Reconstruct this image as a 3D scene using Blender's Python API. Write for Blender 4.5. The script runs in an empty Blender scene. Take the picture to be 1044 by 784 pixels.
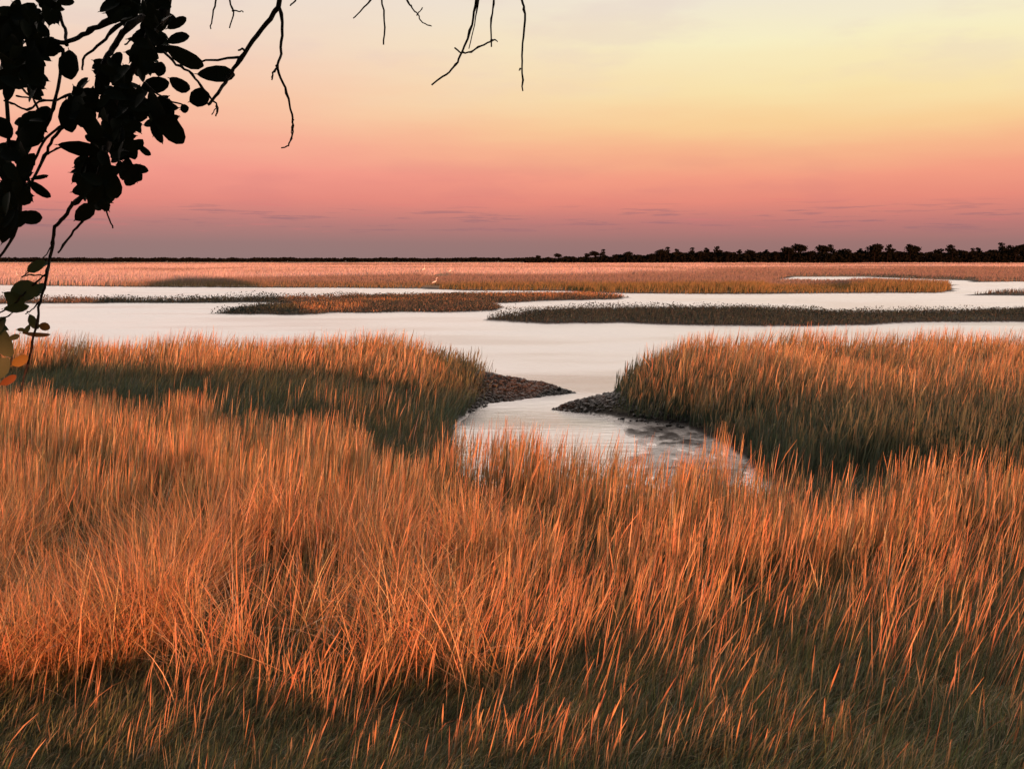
import bpy, bmesh, math, random
import numpy as np

sc = bpy.context.scene
COL = sc.collection
RNG = np.random.default_rng(7)
random.seed(7)

# ---------------------------------------------------------------- camera
CAM_H = 3.2
F_PX = 1119.0                      # focal length in photo pixels (1044 wide)
PITCH = math.atan(126.0 / F_PX)
cam_d = bpy.data.cameras.new('camera')
cam = bpy.data.objects.new('camera', cam_d)
COL.objects.link(cam)
cam.location = (0, 0, CAM_H)
cam.rotation_euler = (math.pi / 2 - PITCH, 0, 0)
cam_d.sensor_fit = 'HORIZONTAL'
cam_d.sensor_width = 36.0
cam_d.lens = 36.0 * F_PX / 1044.0
cam_d.clip_start = 0.05
cam_d.clip_end = 20000
sc.camera = cam

# ---------------------------------------------------------------- light
SUN_EL = math.radians(2.75)
SUN_AZ = math.radians(15)          # sun stands behind the viewer, a little to the right
sc.view_settings.view_transform = 'Standard'
sc.view_settings.look = 'None'
sc.view_settings.gamma = 1.0
sc.view_settings.use_curve_mapping = False
sc.view_settings.exposure = 0.62
EXPO = 2 ** 0.62

sun_d = bpy.data.lights.new('sun', 'SUN')
sun_d.energy = 5.0
sun_d.angle = math.radians(0.6)
sun_d.color = (1.0, 0.325, 0.16)
sun = bpy.data.objects.new('sun', sun_d)
COL.objects.link(sun)
# light travels along (sin a, cos a) * cos(el), downwards
sun.rotation_euler = (math.pi / 2 - SUN_EL, 0, SUN_AZ)
LIGHT_DIR = (math.sin(-SUN_AZ), math.cos(SUN_AZ))


def lin(c):
    out = []
    for v in c:
        v = v / 255.0
        out.append(v / 12.92 if v <= 0.04045 else ((v + 0.055) / 1.055) ** 2.4)
    return out


class NT:
    """tiny node-tree helper"""
    def __init__(self, tree):
        self.t = tree
        tree.nodes.clear()

    def n(self, typ, **kw):
        nd = self.t.nodes.new(typ)
        for k, v in kw.items():
            if k.startswith('i_'):
                key = k[2:]
                key = int(key) if key.isdigit() else key.replace('_', ' ')
                nd.inputs[key].default_value = v
            else:
                setattr(nd, k, v)
        return nd

    def l(self, a, b):
        self.t.links.new(a, b)

    def math(self, op, a, b=None, c=None, clamp=False):
        nd = self.t.nodes.new('ShaderNodeMath')
        nd.operation = op
        nd.use_clamp = clamp
        for i, v in enumerate((a, b, c)):
            if v is None:
                continue
            if isinstance(v, (int, float)):
                nd.inputs[i].default_value = v
            else:
                self.l(v, nd.inputs[i])
        return nd.outputs[0]

    def maprange(self, v, a, b, c=0.0, d=1.0, smooth=True):
        nd = self.t.nodes.new('ShaderNodeMapRange')
        nd.interpolation_type = 'SMOOTHSTEP' if smooth else 'LINEAR'
        self.l(v, nd.inputs[0])
        nd.inputs[1].default_value = a
        nd.inputs[2].default_value = b
        nd.inputs[3].default_value = c
        nd.inputs[4].default_value = d
        return nd.outputs[0]

    def mix(self, f, a, b, mode='MIX'):
        nd = self.t.nodes.new('ShaderNodeMix')
        nd.data_type = 'RGBA'
        nd.blend_type = mode
        if isinstance(f, (int, float)):
            nd.inputs[0].default_value = f
        else:
            self.l(f, nd.inputs[0])
        for i, v in ((6, a), (7, b)):
            if isinstance(v, (tuple, list)):
                nd.inputs[i].default_value = (*v[:3], 1)
            else:
                self.l(v, nd.inputs[i])
        return nd.outputs[2]

    def ramp(self, f, stops):
        nd = self.t.nodes.new('ShaderNodeValToRGB')
        cr = nd.color_ramp
        cr.interpolation = 'EASE' if False else 'LINEAR'
        while len(cr.elements) < len(stops):
            cr.elements.new(0.5)
        for e, (p, c) in zip(cr.elements, stops):
            e.position = p
        for e, (p, c) in zip(cr.elements, stops):
            e.color = (*c[:3], 1)
        self.l(f, nd.inputs[0])
        return nd.outputs[0]


# world: twilight sky as a function of real sky direction, Nishita above and behind
world = bpy.data.worlds.new('World')
sc.world = world
world.use_nodes = True
w = NT(world.node_tree)
tc = w.n('ShaderNodeTexCoord')
sep = w.n('ShaderNodeSeparateXYZ')
w.l(tc.outputs['Generated'], sep.inputs[0])
el = w.math('MULTIPLY', w.math('ARCSINE', sep.outputs[2]), 180 / math.pi)
az = w.math('MULTIPLY', w.math('ARCTAN2', sep.outputs[0], sep.outputs[1]), 180 / math.pi)
# soft uneven drift in the height of the colour bands
mp = w.n('ShaderNodeMapping')
mp.inputs['Scale'].default_value = (2.2, 2.2, 16)
w.l(tc.outputs['Generated'], mp.inputs[0])
nz = w.n('ShaderNodeTexNoise', i_Scale=2.0, i_Detail=4.0, i_Roughness=0.55)
w.l(mp.outputs[0], nz.inputs['Vector'])
drift = w.math('MULTIPLY', w.math('SUBTRACT', nz.outputs[0], 0.5), 1.6)
el2 = w.math('ADD', el, w.math('MULTIPLY', drift, w.maprange(el, 0.5, 6)))
t = w.math('DIVIDE', el2, 60.0, clamp=True)


def sky_stops(rows):
    return [(e / 60.0, [v / EXPO * k for v in lin(c)]) for e, c, k in rows]


UP_BOOST = [(14.6, (242, 230, 222), 1.05), (18.5, (255, 235, 222), 4.3), (42, (255, 237, 226), 4.4), (60, (225, 222, 226), 1.2)]  # overbright band above the view, added to whiten the water
SKY_L = [(0.0, (148, 121, 119), 1), (0.9, (154, 121, 119), 1), (1.9, (184, 126, 122), 1), (3.0, (228, 139, 127), 1),
         (4.4, (243, 154, 139), 1), (6.0, (247, 174, 150), 1), (7.8, (248, 195, 165), 1), (10.0, (244, 210, 188), 1),
         (11.8, (240, 219, 202), 1), (13.4, (236, 221, 210), 1)] + UP_BOOST
SKY_R = [(0.0, (149, 115, 113), 1), (0.9, (157, 117, 114), 1), (1.9, (190, 123, 118), 1), (3.0, (230, 140, 123), 1),
         (4.3, (243, 157, 131), 1), (5.6, (247, 182, 140), 1), (6.7, (249, 207, 151), 1), (8.3, (249, 226, 172), 1),
         (10.9, (248, 238, 196), 1), (13.4, (238, 229, 216), 1)] + UP_BOOST
rl = w.ramp(t, sky_stops(SKY_L))
rr = w.ramp(t, sky_stops(SKY_R))
side = w.maprange(w.math('ADD', az, w.math('MULTIPLY', drift, 5.0)), -17, 14)
col = w.mix(side, rl, rr)
# thin streaks of dusk cloud low over the horizon
mp2 = w.n('ShaderNodeMapping')
mp2.inputs['Scale'].default_value = (7, 7, 130)
w.l(tc.outputs['Generated'], mp2.inputs[0])
nz2 = w.n('ShaderNodeTexNoise', i_Scale=2.4, i_Detail=5.0, i_Roughness=0.6)
w.l(mp2.outputs[0], nz2.inputs['Vector'])
band = w.math('MULTIPLY', w.maprange(el, 1.2, 1.8), w.maprange(el, 3.2, 2.3))
streak = w.math('MULTIPLY', w.maprange(nz2.outputs[0], 0.53, 0.66), band)
col = w.mix(w.math('MULTIPLY', streak, 0.5), col, [v / EXPO for v in lin((140, 106, 116))])
streak2 = w.math('MULTIPLY', w.maprange(nz2.outputs[0], 0.42, 0.30), w.math('MULTIPLY', w.maprange(el, 1.0, 1.8), w.maprange(el, 4.0, 2.8)))
col = w.mix(w.math('MULTIPLY', streak2, 0.22), col, [v / EXPO for v in lin((226, 120, 122))])
haze_n = w.n('ShaderNodeTexNoise', i_Scale=3.2, i_Detail=5.0, i_Roughness=0.55)
mp3 = w.n('ShaderNodeMapping')
mp3.inputs['Scale'].default_value = (2.2, 2.2, 9)
mp3.inputs['Location'].default_value = (3.1, 1.7, 0.4)
w.l(tc.outputs['Generated'], mp3.inputs[0])
w.l(mp3.outputs[0], haze_n.inputs['Vector'])
smudge = w.math('MULTIPLY', w.maprange(haze_n.outputs[0], 0.46, 0.66), w.math('MULTIPLY', w.maprange(el, 6.5, 11), w.maprange(el, 22, 14)))
col = w.mix(w.math('MULTIPLY', smudge, 0.28), col, [v / EXPO for v in lin((224, 198, 196))])
smudge2 = w.math('MULTIPLY', w.maprange(haze_n.outputs[0], 0.5, 0.68), w.math('MULTIPLY', w.maprange(el, 1.0, 2.0), w.maprange(el, 6.5, 3.5)))
col = w.mix(w.math('MULTIPLY', smudge2, 0.15), col, [v / EXPO for v in lin((196, 122, 126))])
# physical sky for the upper dome and the sunset side behind the viewer
nish = w.n('ShaderNodeTexSky', sky_type='NISHITA', sun_disc=False)
nish.sun_elevation = SUN_EL
nish.sun_rotation = math.pi - SUN_AZ
nscaled = w.mix(1.0, nish.outputs[0], (0.15, 0.15, 0.15), 'MULTIPLY')
up = w.maprange(el, 34, 62)
back = w.maprange(sep.outputs[1], 0.5, -0.05)
fac = w.math('MAXIMUM', up, back)
col = w.mix(fac, col, nscaled)
bg = w.n('ShaderNodeBackground', i_Strength=1.0)
w.l(col, bg.inputs[0])
out = w.n('ShaderNodeOutputWorld')
w.l(bg.outputs[0], out.inputs[0])

sc.render.engine = 'CYCLES'
sc.cycles.max_bounces = 6
sc.cycles.diffuse_bounces = 3
sc.cycles.glossy_bounces = 3
sc.cycles.transmission_bounces = 2
sc.cycles.transparent_max_bounces = 4
sc.cycles.sample_clamp_indirect = 4
sc.cycles.use_denoising = True


# ---------------------------------------------------------------- helpers
def ray(px, py):
    x, y = (px - 522) / F_PX, (392 - py) / F_PX
    c, s = math.cos(PITCH), math.sin(PITCH)
    return (x, c + y * s, -s + y * c)


def at(px, py, z=0.0):
    """the point of the level z seen at photo pixel (px, py)"""
    d = ray(px, py)
    k = (z - CAM_H) / d[2]
    return (d[0] * k, d[1] * k)


def deep(px, py, y):
    """the point at distance y seen at photo pixel (px, py)"""
    d = ray(px, py)
    k = y / d[1]
    return np.array((d[0] * k, y, CAM_H + d[2] * k))


def tag(o, label=None, cat=None, group=None, kind=None):
    if label:
        o['label'] = label
    if cat:
        o['category'] = cat
    if group:
        o['group'] = group
    if kind:
        o['kind'] = kind
    return o


def empty(name, loc):
    o = bpy.data.objects.new(name, None)
    o.empty_display_size = 0.2
    COL.objects.link(o)
    o.location = loc
    return o


def link(name, me, mat, parent=None):
    o = bpy.data.objects.new(name, me)
    COL.objects.link(o)
    if mat:
        me.materials.append(mat)
    if parent:
        o.parent = parent
        o.location = (-parent.location[0], -parent.location[1], -parent.location[2])
    return o


def np_mesh(name, verts, faces, colors=None, smooth=False):
    """faces: list of (n,k) int arrays"""
    me = bpy.data.meshes.new(name)
    verts = np.asarray(verts, dtype=np.float32)
    me.vertices.add(len(verts))
    me.vertices.foreach_set('co', verts.ravel())
    loops = np.concatenate([f.ravel() for f in faces]).astype(np.int32)
    sizes = np.concatenate([np.full(len(f), f.shape[1], dtype=np.int32) for f in faces])
    starts = np.concatenate([[0], np.cumsum(sizes)[:-1]]).astype(np.int32)
    me.loops.add(len(loops))
    me.loops.foreach_set('vertex_index', loops)
    me.polygons.add(len(sizes))
    me.polygons.foreach_set('loop_start', starts)
    if smooth:
        me.polygons.foreach_set('use_smooth', np.ones(len(sizes), dtype=bool))
    if colors is not None:
        a = me.color_attributes.new('tint', 'FLOAT_COLOR', 'POINT')
        c4 = np.ones((len(verts), 4), dtype=np.float32)
        c4[:, :3] = colors
        a.data.foreach_set('color', c4.ravel())
    me.update(calc_edges=True)
    return me


def hash2(ix, iy, seed):
    h = (ix.astype(np.int64) * 374761393 + iy.astype(np.int64) * 668265263 + seed * 1274126177) & 0x7fffffff
    h = ((h ^ (h >> 13)) * 1103515245 + 12345) & 0x7fffffff
    h = ((h ^ (h >> 11)) * 22695477 + 1) & 0x7fffffff
    return (h & 0xffff) / 65535.0


def vnoise(x, y, seed=0):
    ix, iy = np.floor(x), np.floor(y)
    fx, fy = x - ix, y - iy
    fx, fy = fx * fx * (3 - 2 * fx), fy * fy * (3 - 2 * fy)
    a, b = hash2(ix, iy, seed), hash2(ix + 1, iy, seed)
    c, d = hash2(ix, iy + 1, seed), hash2(ix + 1, iy + 1, seed)
    return (a * (1 - fx) + b * fx) * (1 - fy) + (c * (1 - fx) + d * fx) * fy


def fbm(x, y, seed=0, octv=3):
    s, a, n = 0, 1, 0
    for k in range(octv):
        s = s + a * vnoise(x * 2 ** k, y * 2 ** k, seed + k * 17)
        n += a
        a *= 0.5
    return s / n


def sstep(a, b, v):
    t_ = np.clip((v - a) / (b - a), 0, 1)
    return t_ * t_ * (3 - 2 * t_)


def sdf(poly, X, Y):
    """signed distance, positive inside"""
    P = np.asarray(poly)
    d2 = np.full(X.shape, 1e18)
    inside = np.zeros(X.shape, dtype=bool)
    for k in range(len(P)):
        x0, y0 = P[k - 1]
        x1, y1 = P[k]
        ex, ey = x1 - x0, y1 - y0
        L = ex * ex + ey * ey + 1e-12
        u = np.clip(((X - x0) * ex + (Y - y0) * ey) / L, 0, 1)
        d2 = np.minimum(d2, (X - x0 - u * ex) ** 2 + (Y - y0 - u * ey) ** 2)
        cond = (y0 > Y) != (y1 > Y)
        with np.errstate(divide='ignore', invalid='ignore'):
            xi = x0 + (Y - y0) * ex / (ey if ey != 0 else 1e-12)
        inside ^= cond & (X < xi)
    d = np.sqrt(d2)
    return np.where(inside, d, -d)


# ---------------------------------------------------------------- materials
def mat_new(name):
    m = bpy.data.materials.new(name)
    m.use_nodes = True
    return m, NT(m.node_tree)


def mat_blade(name, rough=0.55, trans=0.25, spec=0.25):
    m, n = mat_new(name)
    at_ = n.n('ShaderNodeAttribute', attribute_name='tint')
    geo = n.n('ShaderNodeNewGeometry')
    nz_ = n.n('ShaderNodeTexNoise', i_Scale=9.0, i_Detail=2.0)
    n.l(geo.outputs['Position'], nz_.inputs['Vector'])
    c = n.mix(n.maprange(nz_.outputs[0], 0.3, 0.7, 0.0, 0.35), at_.outputs['Color'], (0.2, 0.15, 0.08), 'MULTIPLY')
    c = n.mix(0.0, at_.outputs['Color'], c)
    p = n.n('ShaderNodeBsdfPrincipled', i_Roughness=rough)
    p.inputs['Specular IOR Level'].default_value = spec
    n.l(at_.outputs['Color'], p.inputs['Base Color'])
    tr = n.n('ShaderNodeBsdfTranslucent')
    n.l(at_.outputs['Color'], tr.inputs[0])
    mx = n.n('ShaderNodeMixShader', i_0=trans)
    n.l(p.outputs[0], mx.inputs[1])
    n.l(tr.outputs[0], mx.inputs[2])
    o = n.n('ShaderNodeOutputMaterial')
    n.l(mx.outputs[0], o.inputs[0])
    return m


def mat_simple(name, col, rough=0.7, noise=None, bump=0.0, scale=20.0, spec=0.3):
    m, n = mat_new(name)
    p = n.n('ShaderNodeBsdfPrincipled', i_Roughness=rough)
    p.inputs['Specular IOR Level'].default_value = spec
    tcn = n.n('ShaderNodeTexCoord')
    nz_ = n.n('ShaderNodeTexNoise', i_Scale=scale, i_Detail=5.0)
    n.l(tcn.outputs['Object'], nz_.inputs['Vector'])
    c2 = noise or [v * 0.6 for v in col]
    n.l(n.mix(n.maprange(nz_.outputs[0], 0.35, 0.65), col, c2), p.inputs['Base Color'])
    if bump:
        b = n.n('ShaderNodeBump', i_Strength=bump, i_Distance=0.02)
        n.l(nz_.outputs[0], b.inputs['Height'])
        n.l(b.outputs[0], p.inputs['Normal'])
    o = n.n('ShaderNodeOutputMaterial')
    n.l(p.outputs[0], o.inputs[0])
    return m


M_GRASS = mat_blade('grass_blades')
M_FARGRASS = mat_blade('far_grass_blades', rough=0.8, trans=0.1, spec=0.0)
M_LEAF = mat_blade('oak_leaves', rough=0.6, trans=0.04, spec=0.08)
M_TREE = mat_blade('far_foliage', rough=0.9, trans=0.0, spec=0.0)
M_BARK = mat_simple('oak_bark', (0.03, 0.024, 0.02), 0.85, (0.012, 0.01, 0.009), 0.6, 60, 0.1)
M_PINEBARK = mat_simple('pine_bark', (0.012, 0.009, 0.008), 0.9, spec=0.0)
M_SHELL = mat_simple('oyster_shell', (0.05, 0.045, 0.042), 0.6, (0.016, 0.014, 0.013), 0.5, 30)
M_FEATHER = mat_simple('white_feathers', (0.85, 0.83, 0.8), 0.7, (0.75, 0.73, 0.7))
M_BILL = mat_simple('egret_bill', (0.6, 0.35, 0.06), 0.5)
M_LEG = mat_simple('egret_leg', (0.03, 0.03, 0.03), 0.6)

# water
m, n = mat_new('marsh_water')
M_WATER = m
p = n.n('ShaderNodeBsdfPrincipled', i_Roughness=0.3, i_IOR=3.0)
p.inputs['Base Color'].default_value = (0.045, 0.048, 0.05, 1)
geo = n.n('ShaderNodeNewGeometry')
mp = n.n('ShaderNodeMapping')
mp.inputs['Scale'].default_value = (0.5, 1.6, 1)
n.l(geo.outputs['Position'], mp.inputs[0])
nz = n.n('ShaderNodeTexNoise', i_Scale=3.0, i_Detail=4.0, i_Roughness=0.6)
n.l(mp.outputs[0], nz.inputs['Vector'])
nzb = n.n('ShaderNodeTexNoise', i_Scale=0.12, i_Detail=3.0)
n.l(mp.outputs[0], nzb.inputs['Vector'])
b = n.n('ShaderNodeBump', i_Distance=0.03)
n.l(n.maprange(nzb.outputs[0], 0.35, 0.65, 0.35, 0.8), b.inputs['Strength'])
n.l(nz.outputs[0], b.inputs['Height'])
n.l(b.outputs[0], p.inputs['Normal'])
spw = n.n('ShaderNodeSeparateXYZ')
n.l(geo.outputs['Position'], spw.inputs[0])
rbase = n.maprange(spw.outputs[1], 18, 45, 0.20, 0.30)
n.l(n.math('ADD', rbase, n.maprange(nzb.outputs[0], 0.35, 0.65, 0.0, 0.12)), p.inputs['Roughness'])
o = n.n('ShaderNodeOutputMaterial')
n.l(p.outputs[0], o.inputs[0])

# ground: wet mud low down by the tide line, thatch and litter where grass grows
m, n = mat_new('marsh_soil')
M_SOIL = m
p = n.n('ShaderNodeBsdfPrincipled')
geo = n.n('ShaderNodeNewGeometry')
sp = n.n('ShaderNodeSeparateXYZ')
n.l(geo.outputs['Position'], sp.inputs[0])
att = n.n('ShaderNodeAttribute', attribute_name='tint')
nz = n.n('ShaderNodeTexNoise', i_Scale=6.0, i_Detail=6.0, i_Roughness=0.65)
n.l(geo.outputs['Position'], nz.inputs['Vector'])
mud = n.mix(n.maprange(nz.outputs[0], 0.35, 0.7), (0.012, 0.010, 0.009), (0.036, 0.030, 0.026))
hz = n.math('ADD', sp.outputs[2], n.math('MULTIPLY', n.math('SUBTRACT', nz.outputs[0], 0.5), 0.10))
dry = n.maprange(hz, 0.07, 0.16)
thatch = n.mix(n.maprange(nz.outputs[0], 0.3, 0.7), att.outputs['Color'], (0.5, 0.5, 0.5), 'MULTIPLY')
n.l(n.mix(dry, mud, thatch), p.inputs['Base Color'])
n.l(n.maprange(hz, 0.0, 0.06, 0.35, 0.9), p.inputs['Roughness'])
n.l(n.maprange(hz, 0.0, 0.07, 0.45, 0.03), p.inputs['Specular IOR Level'])
b = n.n('ShaderNodeBump', i_Strength=0.7, i_Distance=0.05)
n.l(nz.outputs[0], b.inputs['Height'])
n.l(b.outputs[0], p.inputs['Normal'])
o = n.n('ShaderNodeOutputMaterial')
n.l(p.outputs[0], o.inputs[0])

# ---------------------------------------------------------------- land
def W(pts):
    return [at(*q) for q in pts]


NEAR = W([(-900, 379), (0, 379), (300, 379), (430, 380), (480, 381), (520, 388), (552, 395), (583, 400.5),
          (545, 405), (497, 411), (482, 419), (472, 428), (464, 444), (462, 466), (474, 492), (510, 508),
          (600, 521), (690, 521), (740, 512), (800, 506), (1000, 514), (1700, 524)]) + [(45, -70), (-70, -70), (-60, 20)]
RIGHT = W([(566, 417.5), (600, 422), (640, 428), (690, 434), (722, 447), (750, 468), (775, 492), (810, 505), (900, 508),
           (1000, 509), (1900, 519), (1900, 384), (1044, 385), (800, 386), (700, 388), (655, 393), (618, 402), (590, 411)])
SPIT_L = W([(425, 386), (470, 384), (510, 389), (545, 396), (580, 400.5), (545, 404), (497, 409), (460, 417), (425, 420)])
SPIT_R = W([(570, 417), (600, 413), (630, 405), (665, 400), (700, 402), (710, 428), (660, 427), (620, 423), (596, 420)])
FLAT = W([(622, 428), (700, 432), (745, 450), (790, 478), (760, 500), (700, 512), (655, 492), (630, 468), (640, 448)])
ISLE_R = W([(492, 326.5), (520, 329), (560, 330.5), (640, 330), (700, 332), (760, 333), (850, 333), (900, 331),
            (960, 329), (1040, 329), (1500, 329), (1500, 315), (1044, 317), (1000, 320), (930, 322), (870, 323), (840, 321),
            (760, 318), (640, 318), (560, 319.5), (510, 323.5)])
ISLE_M = W([(210, 320), (240, 321.5), (300, 321.5), (332, 321), (348, 319.5), (420, 319), (500, 318.6), (515, 315),
            (505, 310), (560, 307.4), (620, 306), (648, 303.6), (600, 302), (540, 302.5), (440, 303), (380, 305), (325, 310), (260, 314.5)])
ISLE_L = W([(-500, 310.5), (40, 310), (120, 309.5), (220, 309.3), (300, 309), (345, 306.5), (400, 304), (360, 303.5),
            (300, 305.5), (200, 307), (60, 307.5), (-500, 308)])
FAR = W([(-700, 290), (0, 291), (60, 292), (150, 293), (250, 293.5), (330, 293.8), (420, 294.5), (470, 296.5), (575, 297),
         (600, 299), (700, 300), (780, 300), (850, 299.5), (905, 299), (962, 299), (974, 296.5), (968, 291.5), (985, 288),
         (1044, 287.5), (1700, 286)]) + [(9000, 9500), (-9000, 9500)]
POND = W([(790, 286.6), (850, 287.6), (905, 287.8), (960, 290.6), (990, 289.6), (985, 286.4), (930, 284.4), (880, 282.5), (812, 282.6)])
STRIP_R = W([(982, 301.5), (1044, 302), (1300, 302), (1300, 297), (1060, 297.4), (1010, 298.6)])

LANDS = [  # polygon, height, bank width, soil tint
    (NEAR, 0.20, 0.5, (0.085, 0.075, 0.04)),
    (RIGHT, 0.30, 0.55, (0.07, 0.065, 0.04)),
    (SPIT_L, 0.50, 0.8, (0.02, 0.018, 0.016)),
    (SPIT_R, 0.42, 0.8, (0.02, 0.018, 0.016)),
    (FLAT, 0.075, 1.0, (0.05, 0.04, 0.035)),
    (ISLE_R, 0.25, 1.6, (0.05, 0.052, 0.036)),
    (ISLE_M, 0.25, 2.0, (0.10, 0.075, 0.045)),
    (ISLE_L, 0.22, 2.0, (0.10, 0.075, 0.05)),
    (FAR, 0.25, 3.0, (0.22, 0.14, 0.085)),
    (STRIP_R, 0.2, 2.0, (0.06, 0.055, 0.045)),
]


def ridge(X, Y):
    """rise of the bank the viewer stands on; higher to the right"""
    top = 0.10 + 0.26 * sstep(-0.5, 3.2, X) + 0.60 * (fbm(X * 0.9 + 3, Y * 0.3, 5) - 0.5)  # height and lumps shaped to throw shade over the foreground
    prof = sstep(9.0, 0.5, Y)
    return top * prof


def land_z(X, Y):
    z = np.full(X.shape, -0.4)
    tint = np.tile(np.array((0.05, 0.042, 0.036)), (X.size, 1))
    for poly, H, wd, c in LANDS:
        s = sdf(poly, X, Y)
        s = s + (fbm(X / wd * 0.9, Y / wd * 0.9, 3) - 0.5) * 0.9 * wd * (0.35 if poly in (NEAR, RIGHT, SPIT_L, SPIT_R) else 1.1 if poly is not FLAT else 0.6)
        g = np.where(s > 0, H * (1 - np.exp(-np.maximum(s, 0) / wd)), -0.4 * (1 - np.exp(np.minimum(s, 0) / (1.5 * wd))))
        if poly is FAR:
            sp_ = sdf(POND, X, Y)
            g = np.where(sp_ > -6, np.minimum(g, -sp_ * 0.06), g)
        hi = g > z
        tint[hi.ravel()] = c
        z = np.maximum(z, g)
    amp = np.where(z > -0.05, 0.06, 0.0)
    z = z + amp * (fbm(X * 0.7, Y * 0.7, 11) - 0.5) * np.clip(1.5 - Y / 90, 0.2, 1)
    s = sdf(FLAT, X, Y)
    z = np.where((s > 0) & (z < 0.09), z + 0.09 * (fbm(X * 4.5, Y * 4.0, 21, 3) - 0.55), z)
    z = z + np.where(Y < 9, ridge(X, Y), 0)
    return z, tint


# terrain sheet: polar grid, finest where the viewer looks
ang = np.concatenate([np.linspace(-36, 36, 440), np.linspace(40, 320, 57)]) * math.pi / 180
rad = np.concatenate([np.geomspace(0.35, 40, 330), np.geomspace(40.6, 400, 190), np.geomspace(407, 9000, 60)])
A, R = np.meshgrid(ang, rad)
X, Y = (R * np.sin(A)).ravel(), (R * np.cos(A)).ravel()
Z, TINT = land_z(X, Y)
na, nr = len(ang), len(rad)
idx = np.arange(na * nr).reshape(nr, na)
nx = np.roll(idx, -1, axis=1)
quads = np.stack([idx[:-1].ravel(), nx[:-1].ravel(), nx[1:].ravel(), idx[1:].ravel()], 1)[:, ::-1]
c0 = len(X)
V = np.concatenate([np.stack([X, Y, Z], 1), [[0, 0, Z[:na].mean()]]])
tris = np.stack([np.full(na, c0), nx[0], idx[0]], 1)[:, ::-1]
TINT = np.concatenate([TINT, [TINT[0]]])
ground = link('ground', np_mesh('ground', V, [quads, tris], TINT, True), M_SOIL)
tag(ground, 'low salt marsh ground with mud banks and islands', 'ground', kind='structure')

wv = np.array([(-9000, -9000, 0), (9000, -9000, 0), (9000, 9400, 0), (-9000, 9400, 0)], dtype=float)
water = link('water', np_mesh('water', wv, [np.array([[0, 1, 2, 3]])]), M_WATER)
tag(water, 'calm pale tidal water of the bay and creek', 'water', kind='structure')

# ---------------------------------------------------------------- grass
def blades(name, base, h, lean_az, lean, curve, width, yaw, cbase, ctip, seg=4, head=None, gr=(0.1, 0.75)):
    """one mesh of curved strips; lean/curve in radians, head = fraction wider at the tip"""
    N = len(base)
    verts = np.zeros((N, seg + 1, 2, 3), dtype=np.float32)
    cols = np.zeros((N, seg + 1, 2, 3), dtype=np.float32)
    pos = base.astype(np.float64).copy()
    step = h / seg
    wd = np.stack([np.cos(yaw), np.sin(yaw), np.zeros(N)], 1)
    for k in range(seg + 1):
        f = k / seg
        if k:
            th = lean + curve * ((k - 0.5) / seg)
            dv = np.stack([np.sin(th) * np.sin(lean_az), np.sin(th) * np.cos(lean_az), np.cos(th)], 1)
            pos = pos + dv * step[:, None]
        wk = (1 - 0.3 * f) if f < 0.5 else 0.85 * (1 - f) / 0.5 + 0.08
        ww = width * wk
        if head is not None:
            ww = np.where(head, width * (0.55 if f < 0.7 else (1.5 if f < 0.95 else 0.3)), ww)
        off = wd * (ww * 0.5)[:, None]
        verts[:, k, 0] = pos - off
        verts[:, k, 1] = pos + off
        g_ = sstep(gr[0], gr[1], f)
        c = cbase * (1 - g_) + ctip * g_
        cols[:, k, 0] = c
        cols[:, k, 1] = c
    q = np.arange(N * (seg + 1) * 2, dtype=np.int32).reshape(N, seg + 1, 2)
    faces = np.stack([q[:, :-1, 0], q[:, :-1, 1], q[:, 1:, 1], q[:, 1:, 0]], -1).reshape(-1, 4)
    return np_mesh(name, verts.reshape(-1, 3), [faces], cols.reshape(-1, 3))


def scatter(n_, y0, y1, xfac=0.53, xpad=1.2, power=2.0, x0=None, x1=None, per=1, rad=0.06):
    """scatter in the wedge the viewer overlooks; per > 1 gathers stems into tussocks"""
    total, n_ = n_, n_ // per
    u = RNG.random(n_)
    Y_ = (y0 ** power + u * (y1 ** power - y0 ** power)) ** (1 / power)
    X_ = (RNG.random(n_) * 2 - 1) * (Y_ * xfac + xpad)
    if x0 is not None:
        k = (X_ > x0) & (X_ < x1)
        X_, Y_ = X_[k], Y_[k]
    if per > 1:
        rr = rad * (0.5 + RNG.random(len(X_)))
        X_, Y_, rr = np.repeat(X_, per), np.repeat(Y_, per), np.repeat(rr, per)
        X_ = X_ + rr * RNG.normal(size=len(X_))
        Y_ = Y_ + rr * RNG.normal(size=len(X_))
    return X_, Y_


def pick(X_, Y_, poly, prob, zmin=0.09, margin=0.0):
    k = sdf(poly, X_, Y_) > margin
    k &= RNG.random(len(X_)) < prob
    X_, Y_ = X_[k], Y_[k]
    z_, _ = land_z(X_, Y_)
    k = z_ > zmin
    return X_[k], Y_[k], z_[k]


def palette(N, cols, jitter=0.18):
    cols = np.asarray(cols)
    c = cols[RNG.integers(0, len(cols), N)] * (1 + jitter * RNG.normal(size=(N, 1)))
    return np.clip(c * (1 + 0.06 * RNG.normal(size=(N, 3))), 0.004, 0.8)


STRAW = [(0.52, 0.26, 0.11), (0.47, 0.22, 0.09), (0.56, 0.31, 0.14), (0.43, 0.20, 0.09), (0.50, 0.22, 0.10), (0.30, 0.21, 0.09), (0.34, 0.27, 0.18), (0.22, 0.13, 0.06), (0.60, 0.40, 0.20), (0.58, 0.36, 0.18)]
RED = [(0.48, 0.24, 0.11), (0.42, 0.20, 0.09), (0.52, 0.29, 0.14), (0.36, 0.15, 0.07), (0.40, 0.26, 0.13)]
GREENB = [(0.12, 0.115, 0.05), (0.10, 0.105, 0.045), (0.17, 0.13, 0.06), (0.14, 0.10, 0.05)]
GREEN = [(0.056, 0.080, 0.052), (0.070, 0.095, 0.058), (0.048, 0.068, 0.046), (0.085, 0.095, 0.06), (0.10, 0.10, 0.062)]


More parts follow.
